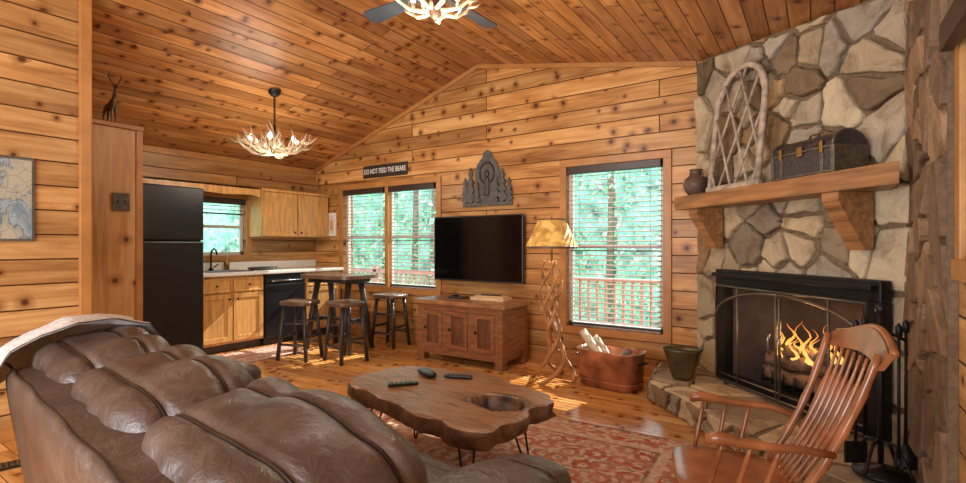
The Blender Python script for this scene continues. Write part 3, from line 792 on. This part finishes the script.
b = B('soap_bottle'); b.lathe([(0, 0), (.03, 0), (.032, .1), (.012, .13), (.01, .15), (0, .15)], M_brass, 14); b.tube([(0, 0, .15), (0, 0, .18), (.03, 0, .18)], .005, M_white, 6); b.done((.12, -1.42, .931))
b = B('serving_tray'); b.lathe([(0, .0), (.17, 0), (.2, .03), (.19, .035), (.16, .01), (0, .01)], M_chest, 24, sx=.7); b.done((.36, -1.08, .931))
b = B('kitchen_rug'); b.box(-.31, .31, -.62, .62, 0, .008, rugmat('kitchen_rug_mat', .31, .62, srgb(190, 118, 104), srgb(222, 204, 186), srgb(116, 76, 70), 9), .003); b.done((1.00, -1.68, .0005))

b = B('counter_height_table')
top = [(math.copysign(abs(math.cos(a))**.45, math.cos(a))*.43, math.copysign(abs(math.sin(a))**.45, math.sin(a))*.31) for a in [i*math.pi/20 for i in range(40)]]
b.prism(top, .855, .895, M_tabledark)
b.box(-.30, .30, -.04, .04, .79, .854, M_darkwood, .006)
for sx_ in (-1, 1):
    b.box(sx_*.27-.03, sx_*.27+.03, -.22, .22, .80, .854, M_darkwood, .006)
    for sy_ in (-1, 1):
        b.tube([(sx_*.25, sy_*.10, .82), (sx_*.30, sy_*.24, 0)], [.036, .034], M_darkwood, 8)
    b.box(sx_*.275-.02, sx_*.275+.02, -.17, .17, .33, .38, M_darkwood, .005)
b.box(-.28, .28, -.02, .02, .335, .375, M_darkwood, .005)
b.done((1.50, -.80, .001), rad(5))
def stool(x, y, rz):
    b = B('bar_stool')
    b.pillow((0, 0, .615), (.185, .16, .03), M_tabledark, 5, 6)
    for sx_ in (-1, 1):
        for sy_ in (-1, 1):
            b.tube([(sx_*.12, sy_*.11, .60), (sx_*.175, sy_*.155, 0)], [.021, .022], M_darkwood, 8)
    for sy_ in (-1, 1):
        b.tube([(-.16, sy_*.143, .17), (.16, sy_*.143, .17)], .014, M_darkwood, 6); b.tube([(-.138, sy_*.125, .40), (.138, sy_*.125, .40)], .013, M_darkwood, 6)
    for sx_ in (-1, 1):
        b.tube([(sx_*.153, -.138, .25), (sx_*.153, .138, .25)], .014, M_darkwood, 6)
    b.done((x, y, .001), rz)
stool(1.55, -1.38, rad(20)); stool(2.05, -1.17, rad(-10)); stool(1.88, -.32, rad(5))

# ---------------------------------------------------------------- antler lights
def antler(b, M, s=1.0, mat=M_antler):
    main = [(0, 0, 0), (.12, .01, -.03), (.24, .03, -.02), (.34, .04, .05), (.39, .03, .14), (.40, .0, .23)]
    b.tube([Vector(p)*s for p in main], [r*s for r in (.024, .022, .019, .016, .011, .002)], mat, 7, M)
    for base, mid_, tip in (((.10, .01, -.03), (.12, .06, .02), (.13, .08, .11)), ((.22, .03, -.02), (.25, -.03, .03), (.26, -.06, .13)), ((.32, .04, .03), (.38, .09, .06), (.43, .11, .14)), ((.36, .035, .09), (.43, .0, .11), (.49, -.02, .17))):
        b.tube([Vector(base)*s, Vector(mid_)*s, Vector(tip)*s], [.013*s, .011*s, .001*s], mat, 6, M)
def plight(name, loc, e, col=(1, .88, .72), r=.05):
    l = bpy.data.lights.new(name, 'POINT'); l.energy = e; l.color = col; l.shadow_soft_size = r
    o = bpy.data.objects.new(name, l); sc.collection.objects.link(o); o.location = loc; return o
b = B('antler_chandelier')
cz = 2.22
for i in range(9): antler(b, T(0, 0, .0+.035*(i % 3), rz=i*2*math.pi/9, rx=rad((14, -16, 4)[i % 3])), .88)
for i in range(8): antler(b, T(0, 0, .07, rz=i*2*math.pi/8+.4, rx=rad(50 if i % 2 else -50)), .70)
for i in range(6):
    a = i*math.pi/3+.3; x, y = .24*math.cos(a), .24*math.sin(a)
    b.tube([(0, 0, .0), (x*.6, y*.6, -.03), (x, y, .03)], .006, M_iron, 6)
    b.tube([(x, y, .03), (x, y, .11)], .012, M_bulbcup, 8); b.pillow((x, y, .135), (.020, .020, .034), M_bulb, 2, 4)
ch = zl(1.53)-cz
b.tube([(0, 0, .02), (0, 0, .30)], .012, M_iron, 8)
n = 14
for i in range(n):
    z = .31+(ch-.36)*i/n; b.tube([(.011*math.cos(t*math.pi/3)*(1 if i % 2 else 0), .011*math.cos(t*math.pi/3)*(0 if i % 2 else 1), z+.02*math.sin(t*math.pi/3)) for t in range(6)], .004, M_iron, 5, closed=True)
b.lathe([(0, -.05), (.03, -.045), (.06, -.015), (.065, .02)], M_iron, 18, c=(0, 0, ch-.02))
b.done((1.53, -1.68, cz))
plight('chandelier_light', (1.53, -1.68, cz-.02), 36, r=.3)

fx, fy = 4.18, -2.24; fz = 2.93
b = B('ceiling_fan')
fh = zr(fx)-fz
b.lathe([(0, fh-.05), (.07, fh-.04), (.075, fh-.016)], M_iron, 20); b.tube([(0, 0, .08), (0, 0, fh-.02)], .014, M_iron, 8)
b.lathe([(0, .10), (.08, .10), (.12, .06), (.12, .0), (.08, -.03), (.05, -.05), (0, -.05)], M_iron, 28)
b.lathe([(.05, -.05), (.06, -.09), (.04, -.15), (.015, -.18), (0, -.185)], M_bronze, 18)
M_blade = simple('fan_blade', srgb(62, 70, 78), .35, nscale=6)
for i in range(4):
    M = T(0, 0, .0, rz=rad(88+90*i)) @ Matrix.Rotation(rad(10), 4, 'X')
    b.prism([(.10, -.02), (.20, -.03), (.22, -.05), (.62, -.075), (.66, -.045), (.66, .045), (.62, .075), (.22, .05), (.20, .03), (.10, .02)], -.004, .004, M_blade, M)
for i in range(7): antler(b, T(0, 0, -.11, rz=i*2*math.pi/7+.2, rx=rad(12 if i % 2 else -8)), .70)
for i in range(4):
    a = i*math.pi/2+.5; x, y = .15*math.cos(a), .15*math.sin(a)
    b.tube([(0, 0, -.08), (x*.6, y*.6, -.13), (x, y, -.11)], .009, M_bronze, 6); b.tube([(x, y, -.11), (x, y, -.07)], .014, M_bulbcup, 10); b.pillow((x, y, -.04), (.020, .020, .034), M_bulb2, 2, 5)
b.done((fx, fy, fz))
plight('fan_light', (fx, fy, fz-.38), 44, r=.22)

# ---------------------------------------------------------------- twig lamp
b = B('branch_floor_lamp')
for i in range(4):
    ph = i*math.pi/2
    pts = []; rr = []
    for k in range(26):
        z = k/25*1.10; tw = ph+z*6.5
        r_ = .060+.028*math.sin(z*10+i*2)
        if z < .30: r_ += (.30-z)**1.3*.75
        pts.append((r_*math.cos(tw)+.025*math.sin(z*6), r_*math.sin(tw), z)); rr.append(.021*(1-.3*z)+.005*math.sin(k*1.7+i))
    b.tube(pts, rr, M_branch, 8)
    a = ph+2.0; b.tube([(.04*math.cos(a), .04*math.sin(a), .45+.1*i), (.09*math.cos(a), .09*math.sin(a), .52+.1*i), (.11*math.cos(a+.4), .11*math.sin(a+.4), .62+.1*i)], [.014, .010, .003], M_branch, 6)
b.tube([(0, 0, 1.04), (0, 0, 1.42)], .01, M_brass, 8)
b.lathe([(.245, 1.22), (.125, 1.48), (.120, 1.48), (.240, 1.22)], M_shade, 32)
b.lathe([(.248, 1.215), (.250, 1.23), (.244, 1.235)], M_bronze, 32); b.lathe([(.128, 1.475), (.130, 1.487), (.122, 1.487)], M_bronze, 32)
for a in range(3): b.tube([(0, 0, 1.46), (.122*math.cos(a*2.1), .122*math.sin(a*2.1), 1.475)], .003, M_brass, 5)
b.tube([(0, 0, 1.42), (0, 0, 1.51)], .006, M_brass, 6); b.pillow((0, 0, 1.33), (.03, .03, .05), M_bulb, 2, 5)
b.done((4.24, -.62, .003))
plight('table_lamp_light', (4.24, -.62, 1.30), 6, r=.04)

# ---------------------------------------------------------------- rug
b = B('area_rug'); b.box(-1.35, 1.35, -.93, .93, 0, .010, rugmat('persian_rug', 1.35, .93, srgb(184, 100, 74), srgb(212, 194, 166), srgb(104, 84, 84), 7), .003); b.done((4.46, -2.48, .0005), rad(3))

# ---------------------------------------------------------------- coffee table
W = [(4.02, -2.82), (3.97, -2.70), (4.00, -2.46), (4.08, -2.36), (4.27, -2.30), (4.40, -2.31), (4.52, -2.24), (4.738, -2.28), (4.86, -2.36), (4.99, -2.37), (5.14, -2.46), (5.18, -2.56), (5.13, -2.66), (5.18, -2.78), (5.14, -2.90), (5.12, -3.04), (4.98, -3.09), (4.86, -3.03), (4.74, -3.05), (4.55, -2.98), (4.37, -2.95), (4.25, -2.90), (4.14, -2.91)]
cxm, cym = 4.6, -2.68
out = []
n = len(W)
for i in range(n):
    p0, p1, p2, p3 = [Vector(W[(i+j) % n]) for j in (-1, 0, 1, 2)]
    for k in range(4):
        t = k/4
        q_ = .5*((2*p1)+(p2-p0)*t+(2*p0-5*p1+4*p2-p3)*t*t+(3*p1-p0-3*p2+p3)*t**3)
        dvec = Vector((q_.x-cxm, q_.y-cym)); wob = .02*noise.noise(Vector((q_.x*14, q_.y*14, 0)))+.035*noise.noise(Vector((q_.x*38, q_.y*38, 0)))
        out.append((dvec.x*(1+wob), dvec.y*(1+wob)))
b = B('live_edge_coffee_table')
m = len(out); zt, zb = .45, .345
NR = 26
vs = []
for r_ in range(NR+1):
    f = r_/NR
    for p in out:
        x, y = p[0]*f, p[1]*f; d = math.hypot((x-.36)/.15, y/.10)+.3*noise.noise(Vector((x*9, y*9, 5)))
        tt = min(1, max(0, 1.15-d)*2.2); tt = tt*tt*(3-2*tt)
        z = zt-.08*tt+.004*noise.noise(Vector((x*5, y*14, 1)))
        if r_ == NR: z = zt-.008
        vs.append((x, y, z))
b.add(vs, [[r_*m+i, r_*m+(i+1) % m, (r_+1)*m+(i+1) % m, (r_+1)*m+i] for r_ in range(NR) for i in range(m)], M_slab, True)
vs = []
for s_, z in ((1.0, zt-.008), (1.014, zt-.025), (.995, zt-.05), (1.0, zt-.075), (.92, zb)):
    for p in out:
        k = s_+.05*noise.noise(Vector((p[0]*10, p[1]*10, z*24))) if s_ != 1.0 or z < zt-.03 else 1.0
        vs.append((p[0]*k, p[1]*k, z+(.014*noise.noise(Vector((p[0]*7, p[1]*7, 9))) if z == zb else 0)))
fs = [[r_*m+i, r_*m+(i+1) % m, (r_+1)*m+(i+1) % m, (r_+1)*m+i] for r_ in range(4) for i in range(m)]+[[4*m+i for i in range(m)][::-1]]
b.add(vs, fs, M_slabedge, True)
for (x, y) in ((-.42, -.07), (-.38, .22), (.36, .16), (.34, -.27)):
    ox = .06 if x > 0 else -.06; oy = .05 if y > .0 else -.05
    for e in (-.05, .05):
        b.tube([(x+e, y-oy*.2, zb+.01), (x+ox+e*.15, y+oy, .010)], .006, M_iron, 6)
    b.tube([(x+ox-.008, y+oy, .018), (x+ox, y+oy, .007), (x+ox+.008, y+oy, .018)], .006, M_iron, 6)
    b.box(x-.07, x+.07, y-.03, y+.03, zb-.012, zb+.002, M_iron)
b.done((cxm, cym, .010))
b = B('eyeglasses_case'); b.pillow((0, 0, .015), (.09, .035, .015), M_black, 4, 6); b.done((4.33, -2.50, .464), rad(-25))
for (lx, ly, rz_) in ((4.52, -2.44, 20), (4.36, -2.74, 50)):
    b = B('remote_control'); b.box(-.085, .085, -.022, .022, 0, .016, M_black, .006)
    for i in range(5):
        for j in (-1, 0, 1): b.lathe([(0, .003), (.005, .003), (.005, 0)], M_slate, 8, c=(-.06+i*.025, j*.012, .016))
    b.done((lx, ly, .464), rad(rz_))

# ---------------------------------------------------------------- sofa
b = B('leather_sofa')
Ls = 2.20
b.box(.06, Ls-.06, .10, .90, .05, .30, M_leather, .03)
for x in (.1, Ls-.1):
    for y in (.12, .85): b.box(x-.03, x+.03, y-.03, y+.03, .0, .06, M_darkwood, .005)
Rb = RX(rad(8))
b.pillow((Ls/2, .085, .40), (Ls/2-.02, .085, .36), M_leather, 8, 22, rot=Rb, wr=.006)
b.tube([(.05+(Ls-.10)*t/30, -.02+.004*math.sin(t), .745) for t in range(31)], .006, M_piping, 6)
for ax_ in (.14, Ls-.14):
    b.pillow((ax_, .55, .31), (.13, .44, .27), M_leather, 6, 14, wr=.006)
    b.pillow((ax_, .56, .53), (.155, .43, .085), M_leather, 3.2, 16, seams=((1, .70, .08, .04),), wr=.01, pipe=M_piping)
sw = (Ls-.54)/3
for i in range(3):
    cx_ = .27+sw*(i+.5)
    b.pillow((cx_, .60, .375), (sw/2+.004, .37, .125), M_leather, 4.2, 20, seams=((1, .05, .10, .05), (1, .72, .06, .04)), wr=.012, pipe=M_piping)
    b.pillow((cx_, .82, .24), (sw/2, .11, .19), M_leather, 4, 12, wr=.01)
bw = (Ls-.08)/3
for i in range(3):
    cx_ = .04+bw*(i+.5)
    b.pillow((cx_, .265, .595), (bw/2+.008, .20, .265), M_leather, 5.0, 38, rot=RX(rad(12)), seams=((1, -.42, .045, .07), (1, .40, .045, .07), (2, .30, .06, .07)), wr=.022, pipe=M_piping)
b.done((3.44, -4.17, .012), rad(-6))
b = B('throw_blanket')
prof = [(.52, .62), (.50, .76), (.43, .87), (.30, .905), (.17, .905), (.06, .87), (-.03, .81), (-.08, .70), (-.09, .55), (-.10, .38), (-.11, .18)]
def interp(t):
    t *= len(prof)-1; i = min(int(t), len(prof)-2); f = t-i
    return prof[i][0]*(1-f)+prof[i+1][0]*f, prof[i][1]*(1-f)+prof[i+1][1]*f
NU, NV = 34, 60; vs = []
for layer in (0, 1):
    for i in range(NV+1):
        y, z = interp(i/NV)
        for j in range(NU+1):
            u = j/NU; x = -.10+u*(.42-.12*i/NV)
            wv = .018*noise.noise(Vector((x*9, i*.12, 3)))+.010*math.sin(x*46+i*.10)
            zz = z+wv+.004
            if u < .28: zz -= (0.28-u)*.60*min(1, max(0, z-.4)*3)
            vs.append((x, y-(.01 if z < .8 else 0)+wv*(.6 if z < .8 else 0), zz+(0 if layer else -.008)))
nn = (NU+1)*(NV+1); fs = []
for l in (0, 1):
    for i in range(NV):
        for j in range(NU):
            a = l*nn+i*(NU+1)+j; fs.append([a, a+1, a+NU+2, a+NU+1])
b.add(vs, fs, M_throw, True)
b.done((3.44, -4.17, .012), rad(-6))

# ---------------------------------------------------------------- rocking chair (local: +y = front)
b = B('rocking_chair')
b.pillow((0, 0, .425), (.26, .24, .028), M_cherry, 4.5, 14)
b.pillow((0, -.02, .418), (.22, .20, .024), M_cherry, 4, 8)
for sx_ in (-1, 1):
    b.tube([(sx_*.225, y, .022+.22*(y+.02)**2) for y in [(-.50+i*.06) for i in range(15)]], .018, M_cherry, 8)
    for (yt, yb) in ((.17, .22), (-.17, -.21)):
        P, Q = Vector((sx_*.17, yt, .41)), Vector((sx_*.222, yb, .04))
        b.tube([P.lerp(Q, t/10) for t in range(11)], [.014, .017, .021, .015, .022, .025, .024, .018, .013, .018, .013], M_cherry, 10)
    b.tube([(sx_*.205, .205, .2), (sx_*.205, -.19, .2)], [.010, .010], M_cherry, 8)
    P = Vector((sx_*.20, -.19, .44)); Q = Vector((sx_*.245, -.42, 1.05))
    b.tube([P.lerp(Q, t/12)+Vector((0, -.025*math.sin(t/12*math.pi), 0)) for t in range(13)], [.014, .018, .014, .019, .016, .014, .018, .014, .016, .018, .014, .016, .012], M_cherry, 10)
    arm = [(sx_*.228, -.30, .655), (sx_*.262, -.20, .672), (sx_*.275, -.06, .67), (sx_*.28, .04, .675), (sx_*.28, .10, .682), (sx_*.277, .14, .672), (sx_*.274, .145, .650)]
    b.tube(arm, [.014, .015, .017, .021, .027, .022, .010], M_cherry, 10)
    for (ya, yb, xa) in ((.09, .13, .278), (-.01, .03, .275), (-.11, -.06, .268)):
        P = Vector((sx_*.225, yb, .44)); Q = Vector((sx_*xa, ya, .66))
        b.tube([P.lerp(Q, t/6) for t in range(7)], [.008, .010, .012, .009, .011, .009, .007], M_cherry, 8)
b.tube([(-.20, .20, .22), (.20, .20, .22)], [.012, .012], M_cherry, 8); b.tube([(-.205, .205, .15), (.205, .205, .15)], .010, M_cherry, 8); b.tube([(-.20, -.19, .2), (.20, -.19, .2)], .011, M_cherry, 8)
for i in range(7):
    x = -.135+i*.045; P = Vector((x*1.0, -.20, .44)); Q = Vector((x*1.30, -.435, 1.01))
    pts = [P.lerp(Q, t/12)+Vector((0, -.03*math.sin(t/12*math.pi), 0)) for t in range(13)]
    b.tube(pts, [.006, .006, .007, .007, .009, .012, .016, .018, .017, .012, .007, .006, .006], M_cherry, 8, flat=1.0)
n = 22; vs = []
for i in range(n+1):
    u = -1+2*i/n; x = u*.26; y = -.42-.045*(1-u*u); zt_ = 1.085+.03*math.cos(u*math.pi*.9); zb_ = 1.005+.010*math.cos(u*math.pi)
    yt_ = y-.035
    vs += [(x, y+.012, zb_), (x, yt_+.012, zt_), (x, yt_-.012, zt_-.004), (x, y-.012, zb_)]
fs = [[i*4+k, i*4+(k+1) % 4, (i+1)*4+(k+1) % 4, (i+1)*4+k] for i in range(n) for k in range(4)]+[[0, 1, 2, 3], [n*4+3, n*4+2, n*4+1, n*4]]
b.add(vs, fs, M_cherry, False)
b.tube([(u*.26/10, -.455-.045*(1-(u/10)**2)-.008, 1.087+.03*math.cos(u/10*math.pi*.9)) for u in range(-10, 11)], .014, M_cherry, 8)
b.done((6.01, -2.73, .016), rad(107), scale=.86, rx=rad(2))

# ---------------------------------------------------------------- exterior
b = B('deck'); b.box(-4, 8, .16, 2.25, -.12, -.03, M_deck); b.done()
b = B('deck_railing'); b.box(-4, 8, 2.12, 2.21, .72, .77, M_deck, .004); b.box(-4, 8, 2.14, 2.19, .06, .10, M_deck, .004)
x = -3.95
while x < 8: b.box(x, x+.035, 2.15, 2.185, -.03, .72, M_deck); x += .13
for x in (-3, -1, 1.0, 3.0, 5.0, 7.0): b.box(x, x+.09, 2.12, 2.21, -.03, .85, M_deck, .004)
b.done()
b = B('ground_outside'); b.box(-40, 40, -30, 40, -1.3, -1.2, M_hill); b.done()
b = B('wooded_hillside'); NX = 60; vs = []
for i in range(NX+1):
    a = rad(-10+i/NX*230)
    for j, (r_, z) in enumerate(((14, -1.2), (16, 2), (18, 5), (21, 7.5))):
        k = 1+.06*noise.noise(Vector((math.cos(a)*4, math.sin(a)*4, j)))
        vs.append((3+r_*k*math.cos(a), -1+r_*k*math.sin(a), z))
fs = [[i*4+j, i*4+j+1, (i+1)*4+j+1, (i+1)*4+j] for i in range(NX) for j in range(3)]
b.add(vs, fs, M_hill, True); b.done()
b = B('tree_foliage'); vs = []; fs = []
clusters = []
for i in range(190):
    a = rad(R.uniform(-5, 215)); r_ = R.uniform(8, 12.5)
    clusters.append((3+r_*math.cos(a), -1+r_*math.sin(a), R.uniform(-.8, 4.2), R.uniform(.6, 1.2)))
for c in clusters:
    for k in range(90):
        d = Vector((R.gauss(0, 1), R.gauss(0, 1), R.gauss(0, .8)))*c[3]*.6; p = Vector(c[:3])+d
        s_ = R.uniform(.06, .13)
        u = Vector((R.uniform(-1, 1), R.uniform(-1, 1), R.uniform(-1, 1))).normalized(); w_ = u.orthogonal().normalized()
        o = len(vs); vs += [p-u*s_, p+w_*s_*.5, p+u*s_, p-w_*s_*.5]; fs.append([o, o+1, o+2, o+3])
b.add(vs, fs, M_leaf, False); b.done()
b = B('tree_trunks')
for i in range(26):
    a = rad(R.uniform(0, 215)); r_ = R.uniform(9, 12); x, y = 3+r_*math.cos(a), -1+r_*math.sin(a)
    b.tube([(x, y, -1.2), (x+.1, y, 2), (x+R.uniform(-.3, .3), y, 7)], [.12, .09, .05], M_bark, 8)
b.done()

# ---------------------------------------------------------------- lights, world, camera
w = bpy.data.worlds.new('World'); sc.world = w; w.use_nodes = True
bg = w.node_tree.nodes['Background']; bg.inputs[0].default_value = (.82, .91, 1, 1); bg.inputs[1].default_value = 2.8
def sun(name, az, el, e):
    l = bpy.data.lights.new(name, 'SUN'); l.energy = e; l.angle = rad(0.6); l.color = (1, .95, .86)
    o = bpy.data.objects.new(name, l); sc.collection.objects.link(o)
    d = Vector((math.cos(rad(az))*math.cos(rad(el)), math.sin(rad(az))*math.cos(rad(el)), math.sin(rad(el))))
    o.rotation_euler = (-d).to_track_quat('-Z', 'Y').to_euler(); o.location = d*20
sun('sun', 77, 39, 13.0)
def area(name, loc, target, sx, sy, e, col, spec=1.0):
    l = bpy.data.lights.new(name, 'AREA'); l.shape = 'RECTANGLE'; l.size = sx; l.size_y = sy; l.energy = e; l.color = col; l.specular_factor = spec
    o = bpy.data.objects.new(name, l); sc.collection.objects.link(o); o.location = loc
    o.rotation_euler = (Vector(target)-Vector(loc)).to_track_quat('-Z', 'Y').to_euler()
area('rear_fill', (4.4, -7.3, 1.7), (4.0, -2, 1.5), 3.8, 2.2, 140, (.96, .97, 1), .3)  # unseen fill panel behind the camera, added to brighten the room evenly
area('ceiling_fill', (4.4, -6.3, 1.0), (3.6, -2.5, 3.3), 2.5, 1.0, 70, (.98, .98, 1), .1)  # second added fill, aimed up to even out the ceiling; no fixture here
plight('fire_light', tuple(fm @ Vector((1.1, -.0, .66))), 4, (1, .5, .2), .08)

cam = bpy.data.cameras.new('Camera'); co = bpy.data.objects.new('Camera', cam); sc.collection.objects.link(co)
co.location = (6.29, -4.80, 1.25); co.rotation_euler = (rad(90), 0, rad(34))
cam.sensor_width = 36; cam.lens = 18.52; cam.shift_y = .0036; cam.clip_start = .02
sc.camera = co
sc.view_settings.view_transform = 'Standard'
sc.view_settings.exposure = 0.1
